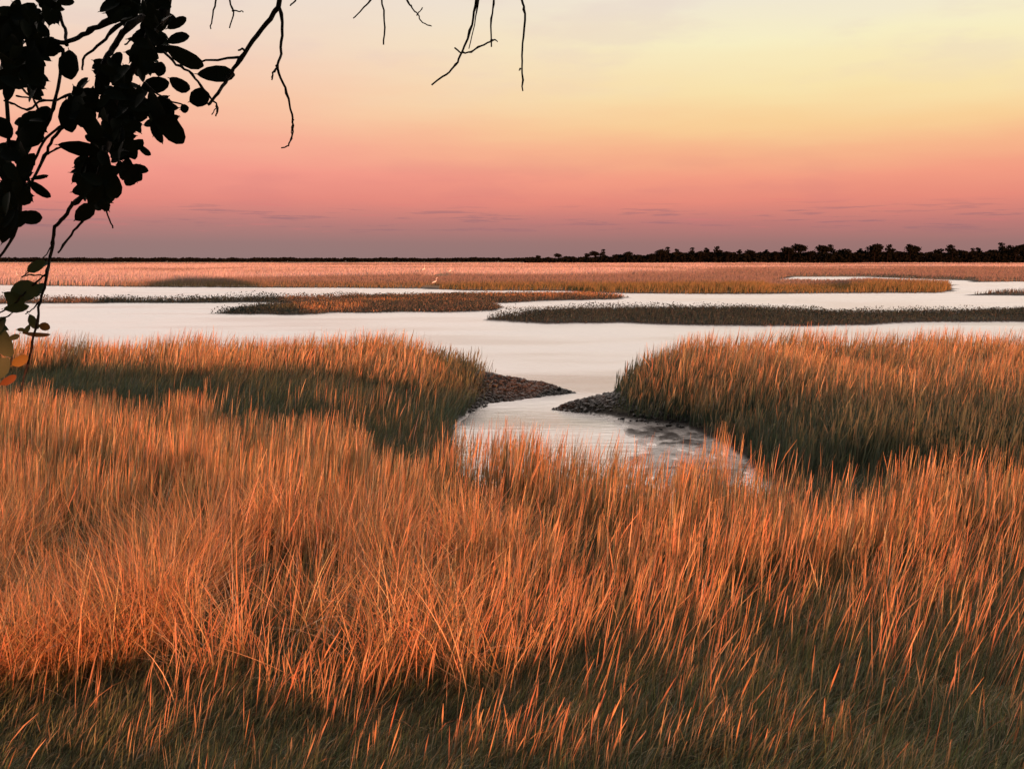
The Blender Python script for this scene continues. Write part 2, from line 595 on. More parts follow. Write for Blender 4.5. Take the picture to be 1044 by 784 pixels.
def grass_set(name, X_, Y_, z_, h, width, ctip, cbase, lean_c=0.10, lean_s=0.10, az_c=1.2, curve=0.35, seg=4, heads=0.3, face=0.75, mat=None, gr=(0.1, 0.75)):
    N = len(X_)
    laz = az_c + RNG.normal(size=N) * 0.7 + 3.0 * (fbm(X_ * 2.2, Y_ * 2.2, 71) - 0.5)
    ln = np.abs(lean_c * (0.3 + 1.4 * fbm(X_ * 1.6, Y_ * 1.6, 73)) + lean_s * RNG.normal(size=N))
    cv = np.abs(curve * RNG.normal(size=N)) + 1.6 * RNG.random(N) * (RNG.random(N) < 0.05)
    yaw = RNG.normal(size=N) * face
    me = blades(name, np.stack([X_, Y_, z_ - 0.02], 1), h, laz, ln, cv, width, yaw, cbase, ctip, seg,
                RNG.random(N) < heads, gr)
    return link(name, me, mat or M_GRASS)


def clump(X_, Y_, s, seed, lo=0.15, pw=1.0):
    return lo + (1 - lo) * np.clip((fbm(X_ * s, Y_ * s, seed) - 0.25) * 2.0, 0, 1) ** pw


# --- foreground field of tall stems
X_, Y_ = scatter(310000, 6.7, 21.5, per=9, rad=0.055)
green_area = sstep(-0.35, 0.05, X_ / Y_ + 0.12 * (fbm(X_ * 0.5, Y_ * 0.5, 77) - 0.5)) * sstep(11.2, 8.2, Y_)
fedge = np.interp(X_ / Y_, [-0.5, -0.42, -0.2, -0.09, -0.02, 0.14, 0.22, 0.6], [21, 19.5, 15.8, 14.3, 18, 15.5, 12.9, 12.5])
swale = sstep(-0.6, 0.5, Y_ - fedge + 3.0 * (fbm(X_ * 0.7, Y_ * 0.5, 31) - 0.5))
swale = swale * (1 - 0.05 * (fbm(X_ * 0.9, Y_ * 0.9, 35) > 0.5))
open_ = 1 - 0.85 * sstep(0.50, 0.60, fbm(X_ * 0.75, Y_ * 0.55, 37)) * sstep(12.5, 11, Y_)
tang = sstep(11.6, 10.4, Y_ + 1.5 * (fbm(X_ * 0.5, Y_ * 0.5, 57) - 0.5)) * sstep(0.0, -0.12, X_ / Y_)
prob = open_ * (1 - 0.7 * tang) * 0.85 * clump(X_, Y_, 1.5, 41, 0.05, 1.5) * sstep(7.0, 8.7, Y_ + 1.2 * (fbm(X_ * 0.6, Y_ * 0.6, 51) - 0.5)) * (1 - 0.82 * green_area) * (1 - swale)
X_, Y_, z_ = pick(X_, Y_, NEAR, prob, 0.05)
N = len(X_)
hh = (0.55 + 0.55 * fbm(X_ * 0.8, Y_ * 0.8, 61)) * (0.55 + 0.55 * RNG.random(N) ** 1.2) * (0.72 + 0.28 * sstep(8, 11.5, Y_)) * (1 + 0.12 * sstep(-0.1, 0.0, X_ / Y_) * sstep(10, 12, Y_)) * (1 - 0.22 * sstep(0.22, 0.3, X_ / Y_) * sstep(9.5, 12, Y_))
tip = palette(N, STRAW)
bas = palette(N, GREENB)
tag(grass_set('cordgrass', X_, Y_, z_, hh, 0.0042 + 0.0048 * RNG.random(N), tip, bas, 0.035 + 0.06 * sstep(10.8, 8.0, Y_), 0.07, 1.3, 0.18, 4, 0.4, gr=(0.2, 0.7)),
    'field of tall tawny marsh grass stems in the near foreground', 'grass', kind='stuff')

# --- understorey between the stems
X_, Y_ = scatter(150000, 7.2, 20, per=8, rad=0.08)
prob = clump(X_, Y_, 0.9, 43, 0.45) * sstep(7.2, 8.2, Y_)
X_, Y_, z_ = pick(X_, Y_, NEAR, prob, 0.05)
N = len(X_)
hh = (0.16 + 0.34 * RNG.random(N)) * (0.6 + 0.7 * fbm(X_ * 0.9, Y_ * 0.9, 63))
tip = palette(N, GREEN + GREEN + GREENB + GREENB + STRAW[5:8])
bas = palette(N, GREEN)
tag(grass_set('undergrass', X_, Y_, z_, hh, 0.005 + 0.004 * RNG.random(N), tip, bas, 0.25, 0.22, 1.2, 0.6, 3, 0.0),
    'shorter olive and straw grass growing between the tall stems', 'grass', kind='stuff')

# --- short green turf at the very front
X_, Y_ = scatter(120000, 4.6, 9.6)
edge = 8.0 + 1.0 * (fbm(X_ * 0.7, Y_ * 0.5, 53) - 0.5) + 1.4 * sstep(-1, 2.5, X_)
prob = sstep(edge + 0.7, edge - 0.2, Y_) * clump(X_, Y_, 2.0, 45, 0.45)
X_, Y_, z_ = pick(X_, Y_, NEAR, prob, 0.05)
N = len(X_)
hh = (0.10 + 0.16 * RNG.random(N)) * (0.6 + 0.9 * fbm(X_ * 1.2, Y_ * 1.2, 65)) + 0.10 * sstep(-1, 2.5, X_)
tip = palette(N, [(0.11, 0.13, 0.05), (0.09, 0.105, 0.045), (0.13, 0.14, 0.06), (0.2, 0.16, 0.08), (0.32, 0.22, 0.12)], 0.3)
bas = palette(N, GREEN)
tag(grass_set('short_grass', X_, Y_, z_, hh, 0.0045 + 0.004 * RNG.random(N), tip, bas, 0.3, 0.25, 1.2, 0.8, 3, 0.0, 1.2),
    'short dark green grass along the front of the marsh', 'grass', kind='stuff')

# --- leaning reddish stems standing over the green turf on the right
X_, Y_ = scatter(30000, 5.9, 11.5, per=8, rad=0.055)
cl = clump(X_, Y_, 1.6, 47, 0.0, 1.8)
prob = cl * sstep(-0.45, -0.1, X_ / Y_) * 0.6 + 0.04
X_, Y_, z_ = pick(X_, Y_, NEAR, prob, 0.05)
N = len(X_)
hh = (0.40 + 0.45 * RNG.random(N)) * (0.45 + 0.55 * sstep(5.8, 8.2, Y_))
tip = palette(N, RED)
bas = palette(N, RED) * 0.7 + palette(N, GREENB) * 0.3
tag(grass_set('leaning_grass', X_, Y_, z_, hh, 0.0042 + 0.004 * RNG.random(N), tip, bas, 0.19, 0.12, 1.45, 0.22, 4, 0.4, 0.6, gr=(0.0, 0.5)),
    'sparse reddish stems leaning over the dark turf at lower right', 'grass', kind='stuff')

# --- tangled, lodged dry grass on the left
tc_x, tc_y, tc_r = [], [], []
for _ in range(64):
    yy = random.uniform(7.1, 11.5)
    xx = random.uniform(-0.52, -0.02) * yy
    tc_x.append(xx); tc_y.append(yy); tc_r.append(random.uniform(0.18, 0.5))
tc_x, tc_y, tc_r = map(np.array, (tc_x, tc_y, tc_r))
N = 30000
ti = RNG.integers(0, len(tc_x), N)
X_ = tc_x[ti] + RNG.normal(size=N) * tc_r[ti] * 0.6
Y_ = tc_y[ti] + RNG.normal(size=N) * tc_r[ti] * 0.5
z_, _t = land_z(X_, Y_)
hh = (0.5 + 0.55 * RNG.random(N)) * (0.7 + 0.5 * RNG.random(len(tc_x)))[ti]
tdir = RNG.random(len(tc_x)) * 6.28
laz = tdir[ti] + RNG.normal(size=N) * 1.3
flat = RNG.random(N) < 0.35
tip = palette(N, RED + STRAW, 0.25)
bas = tip * 0.8
kk = fbm(X_ * 1.4, Y_ * 1.4, 131) > 0.49
lean_ = np.where(flat, 0.9 + 0.35 * RNG.normal(size=N), np.abs(0.12 + 0.18 * RNG.normal(size=N)))
curv_ = np.where(flat, 0.5 * RNG.normal(size=N), np.abs(0.5 + 0.7 * RNG.normal(size=N)))
hh = hh * np.where(flat, 0.8, 1.0)
wd_ = 0.004 + 0.004 * RNG.random(N)
me = blades('tangled_grass', np.stack([X_, Y_, z_ + np.where(flat, 0.22 * RNG.random(N), -0.02)], 1)[kk], hh[kk], laz[kk], lean_[kk],
            curv_[kk], wd_[kk], (RNG.normal(size=N) * 0.8)[kk], bas[kk], tip[kk], 6)
tag(link('tangled_grass', me, M_GRASS), 'tangled wind-thrown red-brown grass tussocks at lower left', 'grass', kind='stuff')

# --- left bank beyond the swale: green grass low, tawny grass behind
X_, Y_ = scatter(210000, 13.5, 29, x0=-18, x1=0.8)
fedge = np.interp(X_ / Y_, [-0.5, -0.42, -0.2, -0.09, -0.02], [21, 19.5, 15.8, 14.0, 18])
prob = clump(X_, Y_, 0.8, 48, 0.4) * sstep(-0.8, 0.8, Y_ - fedge)
X_, Y_, z_ = pick(X_, Y_, NEAR, prob, 0.03)
k = (X_ / Y_ < -0.040 + 0.010 * RNG.normal(size=len(X_))) | (Y_ < 19)
X_, Y_, z_ = X_[k], Y_[k], z_[k]
N = len(X_)
hh = (0.2 + 0.4 * RNG.random(N) ** 1.5) * (0.5 + 0.95 * fbm(X_ * 0.6, Y_ * 0.6, 66))
tip = palette(N, GREEN + GREEN + GREENB, 0.25)
bas = palette(N, GREEN)
tag(grass_set('green_marsh_grass', X_, Y_, z_, hh, 0.010 + 0.006 * RNG.random(N), tip, bas, 0.2, 0.15, 1.2, 0.5, 3, 0.0),
    'grey-green grass in the dip in front of the left bank', 'grass', kind='stuff')

X_, Y_ = scatter(170000, 22, 33, x0=-19, x1=0.5, per=9, rad=0.10)
prob = clump(X_, Y_, 0.8, 49, 0.2) * sstep(-1.2, 1.2, Y_ - np.interp(X_ / Y_, [-0.5, -0.2, -0.12, 0], [28.3, 27.0, 24.6, 25]) + 4 * (fbm(X_ * 0.5, Y_ * 0.4, 33) - 0.5))
X_, Y_, z_ = pick(X_, Y_, NEAR, prob, 0.05)
u_ = X_ / Y_ + 0.010 * RNG.normal(size=len(X_))
k = (u_ < -0.064) | ((u_ < -0.036) & (RNG.random(len(X_)) < 0.3))
X_, Y_, z_ = X_[k], Y_[k], z_[k]
N = len(X_)
taper = (0.6 + 0.4 * sstep(-0.035, -0.10, X_ / Y_)) * (0.6 + 0.4 * sstep(0.0, 1.8, sdf(NEAR, X_, Y_)))
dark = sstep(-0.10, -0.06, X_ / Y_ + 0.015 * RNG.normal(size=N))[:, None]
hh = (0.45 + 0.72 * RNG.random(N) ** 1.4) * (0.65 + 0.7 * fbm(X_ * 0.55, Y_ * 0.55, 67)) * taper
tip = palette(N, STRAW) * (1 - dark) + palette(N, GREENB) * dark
bas = palette(N, GREEN)  # green stem bases, also standing in for shade low on the bank
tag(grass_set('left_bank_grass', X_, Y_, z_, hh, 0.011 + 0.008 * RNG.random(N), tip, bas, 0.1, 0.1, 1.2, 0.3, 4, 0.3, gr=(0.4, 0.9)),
    'tall tawny grass on the left bank of the creek', 'grass', kind='stuff')

# --- right bank
X_, Y_ = scatter(250000, 14, 31.5, x0=1.2, x1=18, per=9, rad=0.10)
prob = clump(X_, Y_, 0.8, 50, 0.35)
X_, Y_, z_ = pick(X_, Y_, RIGHT, prob, 0.05)
k = X_ > 2.0 + 0.4 * RNG.random(len(X_)) + 0.10 * (Y_ - 22)
X_, Y_, z_ = X_[k], Y_[k], z_[k]
N = len(X_)
taper = (0.40 + 0.60 * sstep(0.075, 0.118, X_ / Y_ + 0.006 * RNG.normal(size=N))) * (0.55 + 0.45 * sstep(0.0, 1.6, sdf(RIGHT, X_, Y_)))
dark = np.maximum(sstep(0.150, 0.105, X_ / Y_ + 0.012 * RNG.normal(size=N)), sstep(20.5, 17.5, Y_ + RNG.normal(size=N)))[:, None]  # green tips stand in for shade at the left end and near edge
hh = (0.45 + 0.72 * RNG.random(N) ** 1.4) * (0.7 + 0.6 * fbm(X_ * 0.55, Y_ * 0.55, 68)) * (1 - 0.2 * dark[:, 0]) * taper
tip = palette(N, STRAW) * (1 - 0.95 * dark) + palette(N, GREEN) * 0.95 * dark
bas = palette(N, GREEN)  # green stem bases double as painted shade on the lower bank
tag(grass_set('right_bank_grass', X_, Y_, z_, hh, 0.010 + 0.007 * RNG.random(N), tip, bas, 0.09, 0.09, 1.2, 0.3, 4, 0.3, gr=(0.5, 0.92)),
    'tall orange grass on the right bank of the creek', 'grass', kind='stuff')


def foliage_cards(C, s):
    N = len(C)
    ax = RNG.normal(size=(N, 3)); ax /= np.linalg.norm(ax, axis=1)[:, None]
    bx = np.cross(ax, RNG.normal(size=(N, 3))); bx /= np.linalg.norm(bx, axis=1)[:, None]
    s = s[:, None]
    v = np.stack([C - ax * s, C - ax * 0.2 * s + bx * s * 0.8, C + ax * s, C + 0.1 * ax * s - bx * s * 0.75], 1)
    return v.reshape(-1, 3), np.arange(N * 4).reshape(N, 4)


# --- islands and far marsh: coarser stems, wider with distance
def island(name, poly, n_, y0, y1, h, wd, tips, bases, label, zmin=0.07, seed=90, cl=0.5):
    P = np.asarray(poly)
    xa, xb = max(P[:, 0].min(), -90), min(P[:, 0].max(), 90)
    X_ = xa + (xb - xa) * RNG.random(n_)
    Y_ = y0 + (y1 - y0) * RNG.random(n_)
    k = np.abs(X_) < Y_ * 0.55 + 4
    X_, Y_ = X_[k], Y_[k]
    X_, Y_, z_ = pick(X_, Y_, poly, clump(X_, Y_, 0.25, seed, cl), zmin)
    N = len(X_)
    hh = h * (0.6 + 0.5 * RNG.random(N)) * (0.65 + 0.7 * fbm(X_ * 0.18, Y_ * 0.18, seed + 1))
    mixn = sstep(0.42, 0.6, fbm(X_ * 0.15, Y_ * 0.25, seed + 2))[:, None]
    tip = palette(N, tips[0]) * (1 - mixn) + palette(N, tips[-1]) * mixn
    bas = palette(N, bases)
    o = grass_set(name, X_, Y_, z_, hh, wd * (0.6 + 0.8 * RNG.random(N)), tip, bas, 0.12, 0.12, 1.2, 0.3, 2, 0.0, 0.7, M_FARGRASS)
    return tag(o, label, 'grass', kind='stuff')


DKG_SHADE = [(0.036, 0.056, 0.054), (0.044, 0.062, 0.058), (0.030, 0.046, 0.046), (0.060, 0.062, 0.055)]  # grey-green plants, with missing tree shade put into the colour
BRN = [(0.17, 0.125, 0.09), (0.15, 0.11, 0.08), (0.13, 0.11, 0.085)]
PINK_HAZE = [(0.43, 0.36, 0.37), (0.46, 0.40, 0.42), (0.39, 0.31, 0.31)]  # pale pink grass colour stands in for distant haze
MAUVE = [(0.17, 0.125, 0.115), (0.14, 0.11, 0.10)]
def scrub(name, poly, n_, y0, y1, h, size, cols, label, seed):
    """low shrubby growth: leaf-sized faces filling an uneven lumpy volume"""
    P = np.asarray(poly)
    xa, xb = max(P[:, 0].min(), -70), min(P[:, 0].max(), 70)
    X_ = xa + (xb - xa) * RNG.random(n_)
    Y_ = y0 + (y1 - y0) * RNG.random(n_)
    X_, Y_, z_ = pick(X_, Y_, poly, clump(X_, Y_, 0.5, seed, 0.3), 0.04)
    top = h * (0.2 + 1.3 * fbm(X_ * 0.13, Y_ * 0.2, seed + 1) * fbm(X_ * 0.9, Y_ * 0.9, seed + 2) * 1.9)
    C = np.stack([X_, Y_, z_ + top * RNG.random(len(X_)) ** 1.5], 1)
    v, f = foliage_cards(C, size * (0.5 + RNG.random(len(C))))
    c = np.repeat(palette(len(C), cols, 0.3), 4, axis=0)
    return tag(link(name, np_mesh(name, v, [f], c), M_FARGRASS), label, 'scrub', kind='stuff')


scrub('low_scrub', ISLE_R, 230000, 52, 72, 0.42, 0.034, DKG_SHADE, 'low dark grey-green scrub on the long island across the water at right', 91)
scrub('low_scrub', ISLE_L, 110000, 75, 98, 0.5, 0.05, BRN + DKG_SHADE, 'brown scrub on the thin island stretching to the left edge', 141)
scrub('low_scrub', ISLE_M, 200000, 62, 102, 0.34, 0.042, DKG_SHADE + BRN, 'olive and brown scrub on the middle island across the water', 121)
island('dark_marsh_grass', ISLE_R, 60000, 52, 72, 0.36, 0.022, [DKG_SHADE, DKG_SHADE], DKG_SHADE,
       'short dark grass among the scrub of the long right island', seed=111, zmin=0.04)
island('brown_marsh_grass', ISLE_M, 40000, 62, 102, 0.38, 0.026, [DKG_SHADE + BRN, STRAW], DKG_SHADE,
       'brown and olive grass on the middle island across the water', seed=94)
island('thin_island_grass', ISLE_L, 60000, 75, 98, 0.36, 0.03, [BRN, BRN], DKG_SHADE + BRN,
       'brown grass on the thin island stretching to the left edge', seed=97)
island('dark_spit_grass', STRIP_R, 9000, 95, 125, 0.45, 0.05, [DKG_SHADE, BRN], DKG_SHADE,
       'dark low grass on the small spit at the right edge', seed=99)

# far marsh: density falls with distance, stems become tufts
n_ = 330000
Y_ = 104 * (1400 / 104) ** (RNG.random(n_) ** 1.25)
X_ = (RNG.random(n_) * 2 - 1) * (Y_ * 0.53 + 6)
s_ = sdf(FAR, X_, Y_)
pond = sdf(POND, X_, Y_)
prob = (s_ > 0.4) & (pond < -1.5)
for ex, ey in ((441.5, 132), (432, 270), (459, 245), (18, 190)):   # small bare spots where the egrets stand
    prob &= ~((np.abs(X_ - deep(ex, 285, ey)[0]) < 0.009 * ey) & (Y_ > ey * 0.80) & (Y_ < ey + 0.5))
X_, Y_ = X_[prob], Y_[prob]
z_, _t = land_z(X_, Y_)
N = len(X_)
band = fbm(X_ * 0.009 + 5, Y_ * 0.007, 101)
darkp = np.maximum(sstep(0.47, 0.57, band), 0.8 * sstep(0.52, 0.62, fbm(X_ * 0.02 + 9, Y_ * 0.012, 107)))[:, None] * 0.85
u_ = X_ / Y_
fr_ = sstep(165, 130, Y_) * np.maximum(sstep(-0.19, -0.13, u_) * sstep(0.05, 0.02, u_) * 0.4, sstep(0.287, 0.294, u_) * sstep(0.312, 0.303, u_))
darkp = np.maximum(darkp, fr_[:, None] * (0.6 + 0.4 * RNG.random((N, 1))))
gapw = sstep(0.225, 0.24, u_) * sstep(0.312, 0.300, u_) * sstep(180, 160, Y_)
hh = (1 - 0.5 * gapw) * (1 + 0.35 * sstep(0.312, 0.325, u_) * sstep(150, 130, Y_)) * (0.6 + 0.6 * RNG.random(N)) * (0.55 + 0.8 * fbm(X_ * 0.07, Y_ * 0.07, 103)) * (1 - 0.35 * darkp[:, 0])
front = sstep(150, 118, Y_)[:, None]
tip = (palette(N, PINK_HAZE) * (1 - front) + palette(N, STRAW) * front) * (1 - darkp) + (palette(N, MAUVE) * (1 - front) + palette(N, GREENB) * front) * darkp
bas = tip * (0.6 - 0.4 * front) + palette(N, GREENB) * (0.4 + 0.4 * front)  # bases darkened as painted height shading, strongest at the front edge
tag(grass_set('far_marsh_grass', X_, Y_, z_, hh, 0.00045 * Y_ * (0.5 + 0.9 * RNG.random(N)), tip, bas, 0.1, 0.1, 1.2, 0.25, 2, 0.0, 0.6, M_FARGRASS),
    'broad pink and orange salt marsh stretching to the far treeline', 'grass', kind='stuff')

# ---------------------------------------------------------------- oyster shells and clods on the mud spits
def shells(name, edge_px, n_, spread, label):
    P = np.array([at(*q) for q in edge_px])
    seg = RNG.integers(0, len(P) - 1, n_)
    u = RNG.random((n_, 1))
    C = P[seg] * (1 - u) + P[seg + 1] * u + RNG.normal(size=(n_, 2)) * spread
    z_, _t = land_z(C[:, 0], C[:, 1])
    k = z_ > -0.04
    C, z_ = C[k], z_[k]
    ico = bmesh.new()
    bmesh.ops.create_icosphere(ico, subdivisions=1, radius=1)
    iv = np.array([v.co for v in ico.verts]); fi = np.array([[v.index for v in f.verts] for f in ico.faces])
    ico.free()
    N = len(C)
    s = 0.009 + 0.045 * RNG.random((N, 1, 1)) ** 4
    v = iv[None] * s * (0.6 + 0.8 * RNG.random((N, len(iv), 1))) * np.array((1.25, 1, 0.8))
    v = v + np.concatenate([C, z_[:, None] + 0.012], 1)[:, None]
    f = fi[None] + (np.arange(N) * len(iv))[:, None, None]
    o = link(name, np_mesh(name, v.reshape(-1, 3), [f.reshape(-1, 3)]), M_SHELL)
    return tag(o, label, 'oyster shells', kind='stuff')


shells('oyster_shells', [(438, 392), (470, 391), (500, 391), (530, 395), (560, 399), (583, 401), (545, 403), (497, 408), (465, 417), (440, 400), (500, 396)], 9000, 0.42,
       'dark oyster shells and clods heaped on the left mud spit')
shells('oyster_shells', [(568, 417), (590, 417), (620, 416), (650, 418), (680, 424), (700, 430)], 4500, 0.42,
       'dark oyster shells and clods along the right mud spit')

# ---------------------------------------------------------------- oak: trunk, limbs, hanging twigs, leaves
class Tubes:
    def __init__(self):
        self.v, self.f, self.n = [], [], 0

    def add(self, pts, rads, sides=7):
        pts = [np.asarray(q, dtype=float) for q in pts]
        prev = None
        rings = []
        for i, q in enumerate(pts):
            tdir = pts[min(i + 1, len(pts) - 1)] - pts[max(i - 1, 0)]
            tdir /= np.linalg.norm(tdir) + 1e-9
            ref = prev if prev is not None else (np.array((1, 0, 0)) if abs(tdir[0]) < 0.8 else np.array((0, 1, 0)))
            a = ref - tdir * np.dot(ref, tdir)
            a /= np.linalg.norm(a) + 1e-9
            b_ = np.cross(tdir, a)
            prev = a
            ring = [q + rads[i] * (math.cos(2 * math.pi * k / sides) * a + math.sin(2 * math.pi * k / sides) * b_) for k in range(sides)]
            rings.append(self.n)
            self.v += ring
            self.n += sides
        for r0, r1 in zip(rings, rings[1:]):
            for k in range(sides):
                self.f.append((r0 + k, r0 + (k + 1) % sides, r1 + (k + 1) % sides, r1 + k))
        self.v.append(pts[-1]); self.n += 1
        for k in range(sides):
            self.f.append((rings[-1] + k, rings[-1] + (k + 1) % sides, self.n - 1, self.n - 1))

    def build(self, name, mat, parent):
        q = np.array([f for f in self.f if f[2] != f[3]])
        t_ = np.array([f[:3] for f in self.f if f[2] == f[3]])
        return link(name, np_mesh(name, np.array(self.v), [q, t_], None, True), mat, parent)


def wob(pts, amp, sub=4):
    """smooth a polyline and make it knobbly"""
    pts = [np.asarray(q, dtype=float) for q in pts]
    out = []
    for i in range(len(pts) - 1):
        p0, p1, p2, p3 = pts[max(i - 1, 0)], pts[i], pts[i + 1], pts[min(i + 2, len(pts) - 1)]
        for s in range(sub):
            u = s / sub
            q = 0.5 * ((2 * p1) + (-p0 + p2) * u + (2 * p0 - 5 * p1 + 4 * p2 - p3) * u * u + (-p0 + 3 * p1 - 3 * p2 + p3) * u ** 3)
            out.append(q + np.array([random.gauss(0, amp) for _ in range(3)]))
    out.append(pts[-1])
    return out


def leaf_mesh(specs):
    """specs: (centre, axis dir, normal, length, width, colour, bend); oval leaves with a folded midrib and stalk"""
    V_, F4, F3, C_ = [], [], [], []
    prof = [(0.0, 0.05), (0.1, 0.42), (0.28, 0.8), (0.52, 1.0), (0.76, 0.9), (0.92, 0.56), (1.0, 0.10)]
    for cen, ax, nm, L, Wd, c, bend in specs:
        ax = np.asarray(ax, float); ax /= np.linalg.norm(ax)
        nm = np.asarray(nm, float); nm = nm - ax * np.dot(nm, ax); nm /= np.linalg.norm(nm) + 1e-9
        sd = np.cross(ax, nm)
        b0 = len(V_)
        for u, wv_ in prof:
            mid = cen + ax * (u - 0.5) * L + nm * (-bend * L * (u - 0.4) ** 2)
            hw = 0.5 * Wd * wv_ * random.uniform(0.93, 1.07)
            V_ += [mid - sd * hw + nm * hw * 0.28, mid, mid + sd * hw + nm * hw * 0.28]
            C_ += [c, c, c]
        for i in range(len(prof) - 1):
            a = b0 + 3 * i
            F4 += [(a, a + 1, a + 4, a + 3), (a + 1, a + 2, a + 5, a + 4)]
        st = len(V_)
        r = cen - ax * 0.5 * L
        V_ += [r - sd * 0.0012, r + sd * 0.0012, r - ax * 0.10 * L + nm * 0.03 * L]
        C_ += [c, c, c]
        F3.append((st, st + 1, st + 2))
    return np.array(V_), np.array(F4), np.array(F3), np.array(C_)


oak = empty('oak_tree', (-3.3, -2.6, 0.9))
tag(oak, 'dark oak reaching in at upper left with leafy branch and bare hanging twigs', 'tree')
PX = 2.2 / F_PX        # size of a photo pixel at the branch's distance


def dp(px, py, d):
    return deep(px, py, d)


# trunk and overhead limbs (above and beside the picture)
tb = Tubes()
tb.add(wob([(-3.3, -2.6, 0.75), (-3.25, -2.5, 1.6), (-3.1, -2.45, 2.6), (-3.0, -2.3, 3.6), (-2.7, -2.0, 4.8), (-2.4, -2.2, 6.5)], 0.012),
       np.linspace(0.34, 0.12, 21), 14)
tb.build('trunk', M_BARK, oak)
lb = Tubes()
lb.add(wob([(-3.0, -2.3, 3.5), (-2.2, -0.9, 4.05), (-1.4, 0.6, 4.2), (-0.85, 1.7, 4.05), (-0.72, 2.2, 3.86), (-0.69, 2.25, 3.74)], 0.008), np.linspace(0.11, 0.018, 21), 9)
lb.build('limb', M_BARK, oak)
lb = Tubes()
lb.add(wob([(-2.8, -2.1, 4.4), (-1.6, -0.6, 4.5), (-0.5, 1.0, 4.4), (0.1, 2.1, 4.1), (0.35, 2.7, 4.0)], 0.008), np.linspace(0.09, 0.01, 17), 9)
lb.build('limb', M_BARK, oak)
lb = Tubes()
lb.add(wob([(-1.9, -0.3, 4.12), (-1.7, 0.9, 4.05), (-1.35, 1.8, 3.9), (-1.12, 2.2, 3.72), (-1.05, 2.25, 3.6)], 0.006), np.linspace(0.05, 0.012, 17), 8)
lb.build('limb', M_BARK, oak)

